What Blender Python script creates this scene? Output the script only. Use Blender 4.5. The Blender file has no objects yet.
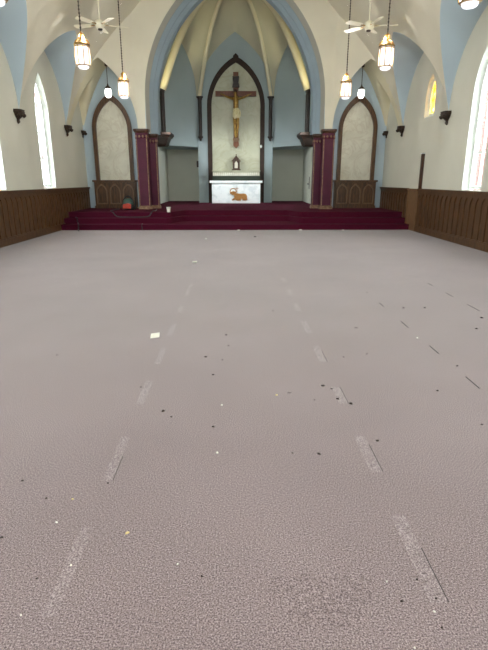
import bpy, math, random
from mathutils import Vector, Matrix
random.seed(7)
scene = bpy.context.scene
col = scene.collection
PI = math.pi

# ------------------------------------------------------------------ camera, world, exposure
PITCH = math.radians(16.54); YAW = math.radians(0.94)
cam_d = bpy.data.cameras.new('camera'); cam = bpy.data.objects.new('camera', cam_d); col.objects.link(cam)
cam_d.sensor_fit = 'HORIZONTAL'; cam_d.sensor_width = 36.0; cam_d.lens = 36.0
cam.location = (0, 0, 1.6)
fw = Vector((math.sin(YAW)*math.cos(PITCH), math.cos(YAW)*math.cos(PITCH), -math.sin(PITCH)))
cam.rotation_euler = fw.to_track_quat('-Z', 'Y').to_euler()
cam_d.clip_end = 200
scene.camera = cam

world = bpy.data.worlds.new('overcast_sky'); scene.world = world; world.use_nodes = True
bgn = world.node_tree.nodes['Background']
bgn.inputs[0].default_value = (0.90, 0.96, 1.0, 1); bgn.inputs[1].default_value = 12.0
scene.view_settings.view_transform = 'Standard'; scene.view_settings.look = 'None'
scene.view_settings.exposure = 1.15; scene.view_settings.gamma = 1.0
scene.view_settings.use_curve_mapping = False
scene.cycles.max_bounces = 10; scene.cycles.diffuse_bounces = 7
scene.cycles.transparent_max_bounces = 12
scene.cycles.sample_clamp_indirect = 30.0

LANTERN_W = 28       # power of each hanging lantern
WX = 5.85            # half width of the nave
BACK = -4.6          # wall behind the camera
ZS = 3.4             # springing of the vaults
PLAT = 0.53
BAYS = [(-4.6, -0.8), (-0.8, 3.0), (3.0, 6.8), (6.8, 10.6), (10.6, 14.4), (14.4, 18.2)]
WINY = [-2.7, 1.1, 4.9, 8.7, 12.5, 16.1]

def day_portal(s, y):        # guides the sampling of daylight through one window opening
    d = bpy.data.lights.new('window_daylight', 'AREA'); d.shape = 'RECTANGLE'; d.size = 3.4; d.size_y = 1.1
    d.cycles.is_portal = True
    o = bpy.data.objects.new('window_daylight', d); col.objects.link(o)
    o.location = (s*(WX+0.32), y, 3.0); o.rotation_euler = (0, s*PI/2, 0)
for y in WINY:
    for s in (-1, 1): day_portal(s, y)
def added_back_portal():           # unseen large window, added behind the camera for frontal light
    d = bpy.data.lights.new('window_daylight', 'AREA'); d.shape = 'RECTANGLE'; d.size = 3.6; d.size_y = 4.7
    d.cycles.is_portal = True
    o = bpy.data.objects.new('window_daylight', d); col.objects.link(o)
    o.location = (0, BACK-0.45, 5.85); o.rotation_euler = (PI/2, 0, 0)
added_back_portal()
for s in (-1, 1):            # unseen chancel windows beside the arch, added to brighten the altar
    day_portal(s, 21.5)
    o = col.objects[-1]; o.data.size = 3.2; o.data.size_y = 1.6; o.location = (s*3.85, 21.5, 3.7)

# ------------------------------------------------------------------ materials
def lin(c):
    return tuple(((v/255)/12.92 if v/255 <= 0.04045 else ((v/255+0.055)/1.055)**2.4) for v in c) + (1,)
def mat(name, c1, c2=None, scale=6.0, rough=0.7, metal=0.0, bump=0.0, stretch=(1, 1, 1), detail=4.0, spec=0.5, lo=0.35, hi=0.65, bscale=None):
    m = bpy.data.materials.new(name); m.use_nodes = True; nt = m.node_tree; N = nt.nodes; L = nt.links
    b = N['Principled BSDF']; b.inputs['Roughness'].default_value = rough; b.inputs['Metallic'].default_value = metal
    b.inputs['Specular IOR Level'].default_value = spec
    c2 = c2 or tuple(max(0, v*0.93) for v in c1)
    tc = N.new('ShaderNodeTexCoord'); mp = N.new('ShaderNodeMapping'); mp.inputs['Scale'].default_value = stretch
    L.new(tc.outputs['Object'], mp.inputs['Vector'])
    nz = N.new('ShaderNodeTexNoise'); nz.inputs['Scale'].default_value = scale; nz.inputs['Detail'].default_value = detail
    L.new(mp.outputs['Vector'], nz.inputs['Vector'])
    cr = N.new('ShaderNodeValToRGB'); cr.color_ramp.elements[0].position = lo; cr.color_ramp.elements[1].position = hi
    cr.color_ramp.elements[0].color = lin(c2); cr.color_ramp.elements[1].color = lin(c1)
    L.new(nz.outputs['Fac'], cr.inputs['Fac']); L.new(cr.outputs['Color'], b.inputs['Base Color'])
    if bump:
        bp = N.new('ShaderNodeBump'); bp.inputs['Strength'].default_value = bump; bp.inputs['Distance'].default_value = 0.02
        src = nz
        if bscale:
            src = N.new('ShaderNodeTexNoise'); src.inputs['Scale'].default_value = bscale; L.new(mp.outputs['Vector'], src.inputs['Vector'])
        L.new(src.outputs['Fac'], bp.inputs['Height']); L.new(bp.outputs['Normal'], b.inputs['Normal'])
    return m
CREAM = mat('cream_plaster', (216, 211, 193), (211, 206, 188), 1.2, 0.8, bump=0.15, bscale=9)
CREAMW = mat('lamplit_cream_plaster', (218, 210, 180), (213, 205, 175), 1.2, 0.75)  # yellower cream, lamp warmth of the side bays put into the colour
WALLC = mat('wall_plaster', (212, 210, 195), (206, 204, 189), 0.9, 0.6, bump=0.15, bscale=12)
BLUE = mat('blue_plaster', (180, 196, 205), (175, 191, 201), 1.0, 0.75)
BLUEG = mat('grey_blue_plaster', (162, 176, 178), (157, 171, 174), 1.0, 0.75)
WHITE = mat('white_paint', (232, 236, 230), (224, 228, 222), 4, 0.4)
OAK = mat('dark_oak', (98, 66, 36), (62, 41, 21), 5, 0.45, stretch=(6, 6, 0.7), bump=0.1)
BRKT = mat('bracket_wood', (52, 32, 20), (38, 24, 15), 5, 0.55, spec=0.3)
CROSSW = mat('cross_wood', (118, 66, 34), (88, 48, 26), 5, 0.5, stretch=(5, 5, 0.8))
OAKL = mat('light_oak', (124, 94, 64), (104, 76, 50), 5, 0.45, stretch=(6, 6, 0.7), bump=0.1)
WALNUT = mat('dark_walnut', (76, 46, 27), (52, 31, 18), 5, 0.45, stretch=(5, 5, 0.8))
NEARBLK = mat('blackened_wood', (52, 40, 34), (34, 26, 22), 8, 0.5)
BRONZE = mat('bronze_paint', (66, 50, 36), (44, 33, 25), 14, 0.5, metal=0.2, bump=0.3)
MAROON = mat('maroon_carpet', (84, 18, 42), (68, 13, 34), 90, 0.95, bump=0.4, spec=0.15)
MARSHAFT = mat('maroon_paint', (82, 22, 48), (72, 18, 42), 3, 0.5, spec=0.3)
GOLD = mat('aged_gold', (196, 152, 84), (160, 118, 60), 20, 0.4, metal=0.6)
GOLDP = mat('gilt_paint', (158, 128, 100), (116, 86, 66), 25, 0.5, metal=0.15)
BRASS = mat('antique_brass', (170, 138, 74), (120, 92, 46), 25, 0.35, metal=0.75)
FANW = mat('ivory_enamel', (222, 216, 192), (214, 208, 184), 5, 0.4)
BLACK = mat('black_plastic', (26, 26, 28), (18, 18, 20), 20, 0.45)
RED = mat('orange_red_plastic', (190, 66, 42), (170, 54, 34), 10, 0.4)
TEAL = mat('dark_green_plastic', (58, 88, 78), (46, 72, 64), 10, 0.35)
GREYT = mat('grey_hose', (46, 42, 44), (36, 33, 35), 30, 0.5)
PAPER = mat('white_paper', (236, 232, 220), (226, 222, 208), 30, 0.8)
YCHIP = mat('pale_yellow_chip', (226, 206, 146), (200, 176, 116), 60, 0.8)
DARKCR = mat('dry_leaf_brown', (58, 44, 36), (34, 27, 24), 60, 0.9)
DKGREEN = mat('dark_green_matte', (58, 66, 54), (48, 56, 46), 30, 0.9)
TANREL = mat('tan_gilt_relief', (184, 132, 70), (154, 106, 52), 18, 0.5, metal=0.2)
ALTARW = mat('white_altar_marble', (242, 247, 247), (222, 230, 231), 3.5, 0.3, detail=8, lo=0.38, hi=0.5)
FLESHG = mat('gilded_carving', (176, 140, 66), (128, 94, 40), 12, 0.35, metal=0.45)
LOIN = mat('white_gilt_cloth', (236, 226, 186), (214, 198, 146), 12, 0.35)
CONC = mat('outdoor_paving', (150, 150, 142), (132, 132, 126), 2, 0.9)

def marble(name, c1, c2, c3, vs=1.6):
    m = mat(name, c1, c2, vs, 0.35, detail=9)
    nt = m.node_tree; N = nt.nodes; L = nt.links; b = N['Principled BSDF']
    tc = N['Texture Coordinate']
    n2 = N.new('ShaderNodeTexNoise'); n2.inputs['Scale'].default_value = vs*0.9; n2.inputs['Detail'].default_value = 10; n2.inputs['Distortion'].default_value = 1.6
    L.new(tc.outputs['Object'], n2.inputs['Vector'])
    r2 = N.new('ShaderNodeValToRGB'); e = r2.color_ramp.elements
    e[0].position = 0.46; e[0].color = (0, 0, 0, 1); e[1].position = 0.5; e[1].color = (1, 1, 1, 1)
    x = e.new(0.54); x.color = (0, 0, 0, 1)
    L.new(n2.outputs['Fac'], r2.inputs['Fac'])
    mx = N.new('ShaderNodeMix'); mx.data_type = 'RGBA'
    mul = N.new('ShaderNodeMath'); mul.operation = 'MULTIPLY'; mul.inputs[1].default_value = 0.25
    L.new(r2.outputs['Color'], mul.inputs[0]); L.new(mul.outputs[0], mx.inputs[0])
    L.new(N['Color Ramp'].outputs['Color'], mx.inputs[6]); mx.inputs[7].default_value = lin(c3)
    L.new(mx.outputs[2], b.inputs['Base Color'])
    return m
MARBLE = marble('cream_marble', (226, 223, 206), (206, 202, 184), (170, 150, 124))
MARBLEG = marble('green_cream_marble', (184, 184, 158), (166, 165, 140), (140, 130, 96), 1.2)

def carpet(name, dark, light, accent):
    m = bpy.data.materials.new(name); m.use_nodes = True; nt = m.node_tree; N = nt.nodes; L = nt.links
    b = N['Principled BSDF']; b.inputs['Roughness'].default_value = 0.95; b.inputs['Specular IOR Level'].default_value = 0.2
    try: b.inputs['Sheen Weight'].default_value = 0.25; b.inputs['Sheen Roughness'].default_value = 0.5
    except KeyError: pass
    tc = N.new('ShaderNodeTexCoord')
    n1 = N.new('ShaderNodeTexNoise'); n1.inputs['Scale'].default_value = 150; n1.inputs['Detail'].default_value = 3; n1.inputs['Roughness'].default_value = 0.7
    n2 = N.new('ShaderNodeTexNoise'); n2.inputs['Scale'].default_value = 0.8; n2.inputs['Detail'].default_value = 4
    n3 = N.new('ShaderNodeTexVoronoi'); n3.inputs['Scale'].default_value = 150
    for n in (n1, n2, n3): L.new(tc.outputs['Object'], n.inputs['Vector'])
    r1 = N.new('ShaderNodeValToRGB'); e = r1.color_ramp.elements
    e[0].position = 0.36; e[0].color = lin(dark); e[1].position = 0.66; e[1].color = lin(light)
    x = e.new(0.5); x.color = lin(accent)
    L.new(n1.outputs['Fac'], r1.inputs['Fac'])
    r2 = N.new('ShaderNodeValToRGB'); r2.color_ramp.elements[0].position = 0.3; r2.color_ramp.elements[1].position = 0.7
    r2.color_ramp.elements[0].color = (0.86, 0.85, 0.84, 1); r2.color_ramp.elements[1].color = (1, 1, 1, 1)
    L.new(n2.outputs['Fac'], r2.inputs['Fac'])
    mx = N.new('ShaderNodeMix'); mx.data_type = 'RGBA'; mx.blend_type = 'MULTIPLY'; mx.inputs[0].default_value = 1
    L.new(r1.outputs['Color'], mx.inputs[6]); L.new(r2.outputs['Color'], mx.inputs[7])
    L.new(mx.outputs[2], b.inputs['Base Color'])
    bp = N.new('ShaderNodeBump'); bp.inputs['Strength'].default_value = 0.25; bp.inputs['Distance'].default_value = 0.005
    L.new(n3.outputs['Distance'], bp.inputs['Height']); L.new(bp.outputs['Normal'], b.inputs['Normal'])
    return m
CARPET = carpet('mauve_grey_carpet', (76, 61, 63), (184, 166, 166), (131, 114, 114))
CARPETL = carpet('unfaded_carpet_strip', (90, 75, 77), (187, 171, 171), (141, 125, 125))
SLIT = mat('carpet_cut_edge', (70, 64, 62), (58, 53, 52), 40, 0.95)
STAIN = carpet('stained_carpet', (73, 58, 60), (179, 161, 161), (127, 110, 110))

def brickmat():
    m = bpy.data.materials.new('outdoor_red_brick'); m.use_nodes = True; nt = m.node_tree; N = nt.nodes; L = nt.links
    b = N['Principled BSDF']; b.inputs['Roughness'].default_value = 0.9
    tc = N.new('ShaderNodeTexCoord'); sp = N.new('ShaderNodeSeparateXYZ'); cb = N.new('ShaderNodeCombineXYZ')
    L.new(tc.outputs['Object'], sp.inputs[0]); L.new(sp.outputs['Y'], cb.inputs['X']); L.new(sp.outputs['Z'], cb.inputs['Y'])
    br = N.new('ShaderNodeTexBrick'); br.inputs['Scale'].default_value = 2.2
    br.inputs['Color1'].default_value = lin((92, 58, 52)); br.inputs['Color2'].default_value = lin((80, 50, 45)); br.inputs['Mortar'].default_value = lin((104, 92, 86))
    L.new(cb.outputs[0], br.inputs['Vector']); L.new(br.outputs['Color'], b.inputs['Base Color'])
    return m
BRICK = brickmat()

def glassmat(name, tint, gl=0.08, tinted=None):
    m = bpy.data.materials.new(name); m.use_nodes = True; nt = m.node_tree; N = nt.nodes; L = nt.links
    N.remove(N['Principled BSDF']); out = N['Material Output']
    tr = N.new('ShaderNodeBsdfTransparent'); tr.inputs[0].default_value = tint
    g = N.new('ShaderNodeBsdfGlossy'); g.inputs['Roughness'].default_value = 0.05
    mx = N.new('ShaderNodeMixShader'); mx.inputs[0].default_value = gl
    L.new(tr.outputs[0], mx.inputs[1]); L.new(g.outputs[0], mx.inputs[2]); last = mx
    if tinted:
        tc = N.new('ShaderNodeTexCoord'); v = N.new('ShaderNodeTexVoronoi'); v.inputs['Scale'].default_value = 9
        L.new(tc.outputs['Object'], v.inputs['Vector'])
        r = N.new('ShaderNodeValToRGB'); r.color_ramp.interpolation = 'CONSTANT'; e = r.color_ramp.elements
        e[0].position = 0; e[0].color = lin(tinted[0]); e[1].position = 0.45; e[1].color = lin(tinted[1])
        for k, c in enumerate(tinted[2:]):
            x = e.new(0.72+0.1*k); x.color = lin(c)
        L.new(v.outputs['Color'], r.inputs['Fac'])
        tl = N.new('ShaderNodeBsdfTranslucent'); L.new(r.outputs['Color'], tl.inputs[0]); L.new(r.outputs['Color'], tr.inputs[0])
        m2 = N.new('ShaderNodeMixShader'); m2.inputs[0].default_value = 0.4
        L.new(mx.outputs[0], m2.inputs[1]); L.new(tl.outputs[0], m2.inputs[2]); last = m2
    L.new(last.outputs[0], out.inputs['Surface'])
    return m
GLASS = glassmat('clear_glass', (0.97, 0.98, 0.98, 1))
STAINED = glassmat('yellow_stained_glass', (1, 1, 1, 1), 0.05, [(252, 216, 112), (244, 196, 74), (255, 238, 184), (120, 84, 70)])

def emit(name, c, s):
    m = bpy.data.materials.new(name); m.use_nodes = True; N = m.node_tree.nodes; L = m.node_tree.links
    b = N['Principled BSDF']; b.inputs['Base Color'].default_value = c; b.inputs['Roughness'].default_value = 0.3
    b.inputs['Emission Color'].default_value = c; b.inputs['Emission Strength'].default_value = s
    return m
def lampglass(name, c, s, clear):
    m = bpy.data.materials.new(name); m.use_nodes = True; nt = m.node_tree; N = nt.nodes; L = nt.links
    N.remove(N['Principled BSDF']); e = N.new('ShaderNodeEmission'); e.inputs[0].default_value = c
    tc = N.new('ShaderNodeTexCoord'); nz = N.new('ShaderNodeTexNoise'); nz.inputs['Scale'].default_value = 9
    mp = N.new('ShaderNodeMapping'); mp.inputs['Scale'].default_value = (3, 3, 0.5)
    L.new(tc.outputs['Object'], mp.inputs['Vector']); L.new(mp.outputs['Vector'], nz.inputs['Vector'])
    mr = N.new('ShaderNodeMapRange'); mr.inputs[1].default_value = 0.3; mr.inputs[2].default_value = 0.7; mr.inputs[3].default_value = s*0.6; mr.inputs[4].default_value = s*1.3
    L.new(nz.outputs['Fac'], mr.inputs[0]); L.new(mr.outputs[0], e.inputs[1])
    t = N.new('ShaderNodeBsdfTransparent'); x = N.new('ShaderNodeMixShader'); x.inputs[0].default_value = 1-clear
    L.new(t.outputs[0], x.inputs[1]); L.new(e.outputs[0], x.inputs[2]); L.new(x.outputs[0], N['Material Output'].inputs['Surface'])
    return m
LAMPG = lampglass('lit_opal_glass', (0.95, 0.94, 1.0, 1), 1.0, 0.4)
LAMPS = emit('lit_small_globe', (0.95, 0.96, 0.9, 1), 2.2)
FLOODE = emit('lit_flood_lens', (1.0, 0.86, 0.5, 1), 5.0)

# ------------------------------------------------------------------ mesh helpers
class Fr:           # a local frame: origin + u, v, n axes
    def __init__(s, o, u, v, n): s.o, s.u, s.v, s.n = Vector(o), Vector(u), Vector(v), Vector(n)
    def __call__(s, a, b, c=0): return s.o + s.u*a + s.v*b + s.n*c
ID = Fr((0, 0, 0), (1, 0, 0), (0, 1, 0), (0, 0, 1))
def front(x, y, z): return Fr((x, y, z), (1, 0, 0), (0, 0, 1), (0, -1, 0))       # faces the camera
def side(s, y, z, x=WX): return Fr((s*x, y, z), (0, 1, 0), (0, 0, 1), (-s, 0, 0))   # faces into the nave

class MB:
    def __init__(s): s.v, s.f, s.m, s.sm = [], [], [], []
    def vert(s, p): s.v.append(Vector(p)); return len(s.v)-1
    def poly(s, pts, m=0, smooth=False):
        i = [s.vert(p) for p in pts]; s.f.append(i); s.m.append(m); s.sm.append(smooth)
    def grid(s, rows, m=0, smooth=True, close=False):
        idx = [[s.vert(p) for p in r] for r in rows]
        for a, b in zip(idx, idx[1:]):
            n = len(a)
            for k in range(n if close else n-1):
                k2 = (k+1) % n
                s.f.append([a[k], a[k2], b[k2], b[k]]); s.m.append(m); s.sm.append(smooth)
        return s
    def box(s, a, b, m=0, fr=ID):
        x0, y0, z0 = a; x1, y1, z1 = b
        p = [fr(*q) for q in ((x0,y0,z0),(x1,y0,z0),(x1,y1,z0),(x0,y1,z0),(x0,y0,z1),(x1,y0,z1),(x1,y1,z1),(x0,y1,z1))]
        i = [s.vert(q) for q in p]
        for f in ((3,2,1,0),(4,5,6,7),(0,1,5,4),(1,2,6,5),(2,3,7,6),(3,0,4,7)):
            s.f.append([i[k] for k in f]); s.m.append(m); s.sm.append(False)
        return s
    def prism(s, pts, d0, d1, m=0, fr=ID, smooth=False):
        n = len(pts)
        a = [s.vert(fr(x, y, d0)) for x, y in pts]; b = [s.vert(fr(x, y, d1)) for x, y in pts]
        s.f.append(a[::-1]); s.m.append(m); s.sm.append(False)
        s.f.append(b); s.m.append(m); s.sm.append(False)
        for k in range(n):
            k2 = (k+1) % n; s.f.append([a[k], a[k2], b[k2], b[k]]); s.m.append(m); s.sm.append(smooth)
        return s
    def band(s, outer, inner, d0, d1, m=0, fr=ID, closed=False):     # flat band between two outlines, thickness d0..d1
        n = len(outer); rng = range(n if closed else n-1)
        for k in rng:
            k2 = (k+1) % n
            o1, o2, i1, i2 = outer[k], outer[k2], inner[k], inner[k2]
            s.poly([fr(*o1, d1), fr(*o2, d1), fr(*i2, d1), fr(*i1, d1)], m)
            s.poly([fr(*o1, d0), fr(*i1, d0), fr(*i2, d0), fr(*o2, d0)], m)
            s.poly([fr(*o1, d0), fr(*o2, d0), fr(*o2, d1), fr(*o1, d1)], m)
            s.poly([fr(*i1, d0), fr(*i1, d1), fr(*i2, d1), fr(*i2, d0)], m)
        if not closed:
            for k in (0, n-1):
                s.poly([fr(*outer[k], d0), fr(*outer[k], d1), fr(*inner[k], d1), fr(*inner[k], d0)], m)
        return s
    def tube(s, path, r, n=8, m=0, taper=None):
        P = [Vector(p) for p in path]; rows = []
        up = Vector((0.123, 0.37, 0.92))
        for k, p in enumerate(P):
            t = (P[min(k+1, len(P)-1)]-P[max(k-1, 0)]).normalized()
            a = t.cross(up)
            if a.length < 1e-3: a = t.cross(Vector((1, 0, 0)))
            a.normalize(); b = t.cross(a)
            rr = r if taper is None else taper[k]
            rows.append([p+a*rr*math.cos(2*PI*j/n)+b*rr*math.sin(2*PI*j/n) for j in range(n)])
        s.grid(rows, m, True, True)
        s.poly(rows[0], m); s.poly(rows[-1][::-1], m)
        return s
    def lathe(s, prof, c=(0, 0, 0), n=20, m=0, smooth=True, sx=1, sy=1):
        rows = [[Vector((c[0]+sx*r*math.cos(2*PI*j/n), c[1]+sy*r*math.sin(2*PI*j/n), c[2]+z)) for j in range(n)] for r, z in prof]
        s.grid(rows, m, smooth, True)
        s.poly(rows[0][::-1], m); s.poly(rows[-1], m)
        return s
    def build(s, name, mats, parent=None, fixn=True, kind=None):
        me = bpy.data.meshes.new(name)
        off = Vector(parent['_w']) if parent is not None else Vector((0, 0, 0))
        me.from_pydata([tuple(v-off) for v in s.v], [], s.f)
        for mt in (mats if isinstance(mats, (list, tuple)) else [mats]): me.materials.append(mt)
        for p, mi, sm in zip(me.polygons, s.m, s.sm): p.material_index = mi; p.use_smooth = sm
        me.update()
        if fixn:
            import bmesh
            bm = bmesh.new(); bm.from_mesh(me); bmesh.ops.recalc_face_normals(bm, faces=bm.faces); bm.to_mesh(me); bm.free()
        o = bpy.data.objects.new(name, me); col.objects.link(o)
        if parent is not None: o.parent = parent; o['_w'] = list(off)
        else: o['_w'] = [0, 0, 0]
        if kind: o['kind'] = kind
        return o
def tag(o, label, cat, group=None):
    o['label'] = label; o['category'] = cat
    if group: o['group'] = group
    return o
def thing(name, loc, label, cat, group=None):
    o = bpy.data.objects.new(name, None); col.objects.link(o); o.location = loc; o['_w'] = list(loc)
    o.empty_display_size = 0.1
    return tag(o, label, cat, group)
def copy_tree(src, loc, label, rz=0, group=None):
    r = src.copy(); col.objects.link(r); r.location = loc; r.rotation_euler = (0, 0, rz); r['label'] = label
    if group: r['group'] = group
    for ch in list(src.children):
        c = ch.copy(); col.objects.link(c); c.parent = r
        for g in list(ch.children):
            d = g.copy(); col.objects.link(d); d.parent = c
    return r
def rest_on_own_origin(o):           # a thing that is one mesh: move its origin to its own base
    me = o.data; n = len(me.vertices)
    c = sum((v.co for v in me.vertices), Vector())/n; c.z = min(v.co.z for v in me.vertices)
    me.transform(Matrix.Translation(-c)); o.location = c; return o

def arc(a, rise, n):      # half of a pointed arch, from (a,0) up to (0,rise)
    R = (a*a+rise*rise)/(2*a); c = a-R
    t1 = math.asin(min(1, rise/R)) if R >= a else PI-math.asin(min(1, rise/R))
    return [(c+R*math.cos(t1*k/n), R*math.sin(t1*k/n)) for k in range(n+1)]
def lancet(a, z0, zs, za, n=10, cx=0):    # open outline from bottom left over the point to bottom right
    h = arc(a, za-zs, n)
    L = [(cx-a, z0)] + [(cx-x, zs+z) for x, z in h] + [(cx+x, zs+z) for x, z in h[::-1][1:]] + [(cx+a, z0)]
    return L
def archz(d, a, rise):    # height of a pointed arch at distance d from its foot
    R = (a*a+rise*rise)/(2*a); d = max(0, min(2*a, d)); d = min(d, 2*a-d)
    return math.sqrt(max(0, 2*R*d-d*d))

# ------------------------------------------------------------------ vault shape of the nave
def bar_dx(z):
    t = (z-ZS)/6.8; return 2*t*(1-t)*0.9+t*t*WX
def bar_z(x):
    d = WX-abs(x); lo, hi = 0.0, 1.0
    for _ in range(40):
        m = (lo+hi)/2
        if 2*m*(1-m)*0.9+m*m*WX < d: lo = m
        else: hi = m
    return ZS+6.8*lo
CA = (WX, 18.2); CB = (3.6, 19.4)       # foot and column end of the canted arch over each side bay
def yend(x):
    x = abs(x)
    return CB[1] if x <= CB[0] else CA[1]+(WX-x)/(WX-CB[0])*(CB[1]-CA[1])
def small_a(x):                         # height of the small side bay's barrel
    s = (WX-abs(x))/(WX-CB[0])
    return min(ZS+archz(s*2.5, 1.25, 2.25), bar_z(x))

cm = MB()
for y0, y1 in BAYS:
    n = 28
    ys = [y0+(y1-y0)*(0.5-0.5*math.cos(PI*k/n)) for k in range(n+1)]
    half = (y1-y0)/2
    for s in (-1, 1):
        main, cross = [], []
        for y in ys:
            zc = ZS+archz(y-y0, half, 2.42); dg = bar_dx(zc); tg = (zc-ZS)/6.8
            row = []
            for k in range(25):
                t = tg+(1-tg)*k/24; row.append((s*(WX-(2*t*(1-t)*0.9+t*t*WX)), y, ZS+6.8*t))
            main.append(row)
            cross.append([(s*(WX-dg*k/6), y, zc-0.24*(zc-ZS)/2.42*(1-k/6)) for k in range(7)])
        cm.grid(main, 0); cm.grid(cross, 1)
for s in (-1, 1):                       # last stretch of the main vault, up to the canted walls and the chancel wall
    rows = []
    for k in range(31):
        t = k/30; x = WX-(2*t*(1-t)*0.9+t*t*WX); z = ZS+6.8*t
        y1 = yend(x)+0.12; rows.append([(s*x, 18.2+(y1-18.2)*j/5, z) for j in range(6)])
    cm.grid(rows, 0)
    rows = []                           # vault of the small side bay
    for k in range(33):
        x = WX+(CB[0]-WX)*(0.5-0.5*math.cos(PI*k/32)); r = []
        for j in range(25):
            y = yend(x)+(20.2-yend(x))*j/24
            r.append((s*x, y, max(small_a(x), ZS+archz(max(0, y-18.75), 0.73, 1.65) if y > 18.75 else 0)))
        rows.append(r)
    cm.grid(rows, 2)
cm.build('ceiling', [CREAM, BLUE, CREAMW], kind='structure', fixn=False)

# chancel wall with the pointed arch, and the canted walls on each side, as one continuous plaster surface
OA, OZ, OS = 3.28, 8.84, 4.4
def arch_wall(s):
    rows = []
    for k in range(25):
        x = WX+(CB[0]-WX)*(0.5-0.5*math.cos(PI*k/24)); rows.append((x, small_a(x)))
    for x in (3.5, 3.4): rows.append((x, ZS))
    rows += [(OA+0.03*(1-k/6), ZS+(OS-ZS)*k/6) for k in range(6)]+[(x, OS+z) for x, z in arc(OA, OZ-OS, 30)]
    g = []
    for x, zb in rows:
        zt = max(bar_z(x)+0.25, zb); g.append([(s*x, yend(x), zb+(zt-zb)*j/10) for j in range(11)])
    return g
aw = MB()
for s in (-1, 1): aw.grid(arch_wall(s), 0)
aw.build('wall_chancel_arch', [CREAM], kind='structure', fixn=False)
so = MB()
orders = [(OA, OZ, 4.4, 19.4), (3.25, 8.80, 4.4, 19.44), (3.16, 8.71, 4.35, 19.60), (3.16, 8.71, 4.35, 19.64), (3.03, 8.60, 4.3, 19.78), (3.03, 8.60, 4.3, 19.84), (2.93, 8.50, 4.2, 19.95), (2.90, 8.48, 4.2, 20.26), (4.0, 10.4, 4.2, 20.26)]
for k, ((a1, z1, s1, y1), (a2, z2, s2, y2)) in enumerate(zip(orders, orders[1:])):
    p1 = lancet(a1, ZS-0.12, s1, z1, 30); p2 = lancet(a2, ZS-0.12, s2, z2, 30)
    so.grid([[(x, y1, z) for x, z in p1], [(x, y2, z) for x, z in p2]], 1 if k in (0, 1) else 0)
so.build('trim_chancel_arch', [mat('arch_blue_paint', (146, 164, 176), (140, 158, 170), 1.5, 0.75), mat('arch_grey_paint', (168, 168, 158), (162, 162, 152), 1.5, 0.75)], kind='structure', fixn=False)

# ------------------------------------------------------------------ side walls with lancet windows
WS, WSP, WAP, WA = 1.34, 3.55, 4.66, 0.52     # sill, spring, point, half width
SGY, SGA, SGS, SGSP, SGAP = 15.86, 0.36, 3.42, 4.0, 4.62
TOPZ = 6.2
def pierce(mb, fr, u0, u1, ol, d, top=TOPZ, m=0):     # a sheet u0..u1 with the opening ol cut out, at depth d
    zb = ol[0][1]
    mb.poly([fr(u0, 0, d), fr(u1, 0, d), fr(u1, zb, d), fr(u0, zb, d)], m)
    mb.poly([fr(u0, zb, d), fr(ol[0][0], zb, d), fr(*ol[1], d), fr(ol[1][0], top, d), fr(u0, top, d)], m)
    mb.poly([fr(u1, zb, d), fr(u1, top, d), fr(ol[-2][0], top, d), fr(*ol[-2], d), fr(ol[-1][0], zb, d)], m)
    for a, b in zip(ol[1:-1], ol[2:-1]):
        mb.poly([fr(*a, d), fr(*b, d), fr(b[0], top, d), fr(a[0], top, d)], m)
win_no = [0]
def window(s, yc, a, zs, zsp, zap, glassm, deep=0.18, lights=True, x=WX):
    win_no[0] += 1
    f = side(s, yc, 0, x); d = -deep
    w = MB(); b = a-0.10
    out = lancet(b+0.02, zs+0.04, zsp, zap-0.06, 12); inn = lancet(b-0.06, zs+0.12, zsp, zap-0.17, 12)
    w.band(out, inn, d-0.05, d+0.05, 0, f, closed=True)
    if lights:
        h = arc(b-0.06, zap-0.17-zsp, 12)
        w.box((-0.02, zs+0.06, d-0.025), (0.02, zsp+0.15, d+0.025), 0, f)
        for sg in (-1, 1):
            br = [(sg*0.42*(k/8)**1.6*0.95, zsp+0.1+0.62*(k/8)) for k in range(9)]
            w.tube([f(u, v, d) for u, v in br], 0.03, 6)
        for zz in (zs+0.12+(zsp-zs)*0.36, zs+0.12+(zsp-zs)*0.7):
            w.box((-b+0.03, zz-0.018, d-0.03), (b-0.03, zz+0.018, d+0.03), 0, f)
    o = w.build('window_%d' % win_no[0], WHITE, kind='structure')
    g = MB(); g.prism(inn, d-0.006, d+0.006, 0, f)
    pg = g.build('window_pane', glassm, o)
    sl = MB(); sl.prism([(-a+0.01, 0), (a-0.01, 0), (a-0.01, 0.02), (-a+0.01, 0.02)], -0.02, deep-0.05, 0,
                        Fr((s*(x+0.02), yc, zs+0.005), (0, 1, 0), (0, 0, 1), (s, 0, 0)))
    sl.build('window_sill', WHITE, o)
for s, nm in ((-1, 'wall_left'), (1, 'wall_right')):
    wl = MB(); edges = [BACK, -0.8, 3.0, 6.8, 10.6, 14.4, 18.2]
    f = side(s, 0, 0)
    for k, yc in enumerate(WINY):
        sg = (s == 1 and k == 5)
        a, zs, zsp, zap, y = (SGA, SGS, SGSP, SGAP, SGY) if sg else (WA, WS, WSP, WAP, yc)
        ol = lancet(a, zs, zsp, zap, 12, y); b = a-0.08
        il = lancet(b, zs+0.02, zsp, zap-0.04, 12, y)
        dp = 0.22 if sg else 0.26
        pierce(wl, f, edges[k], edges[k+1], ol, 0)
        pierce(wl, f, edges[k], edges[k+1], il, -dp)
        loop = list(range(len(ol)))+[0]
        wl.grid([[f(*ol[i], 0) for i in loop], [f(*il[i], -dp) for i in loop]], 0 if sg else 1, smooth=False)
        if sg: window(s, y, a, zs, zsp, zap, STAINED, 0.14, False)
        else: window(s, y, a, zs, zsp, zap, GLASS)
    wl.box((18.2, 0, -0.42), (20.6, TOPZ, 0), 0, f)
    wl.build(nm, [WALLC, WHITE], kind='structure', fixn=False)
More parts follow.
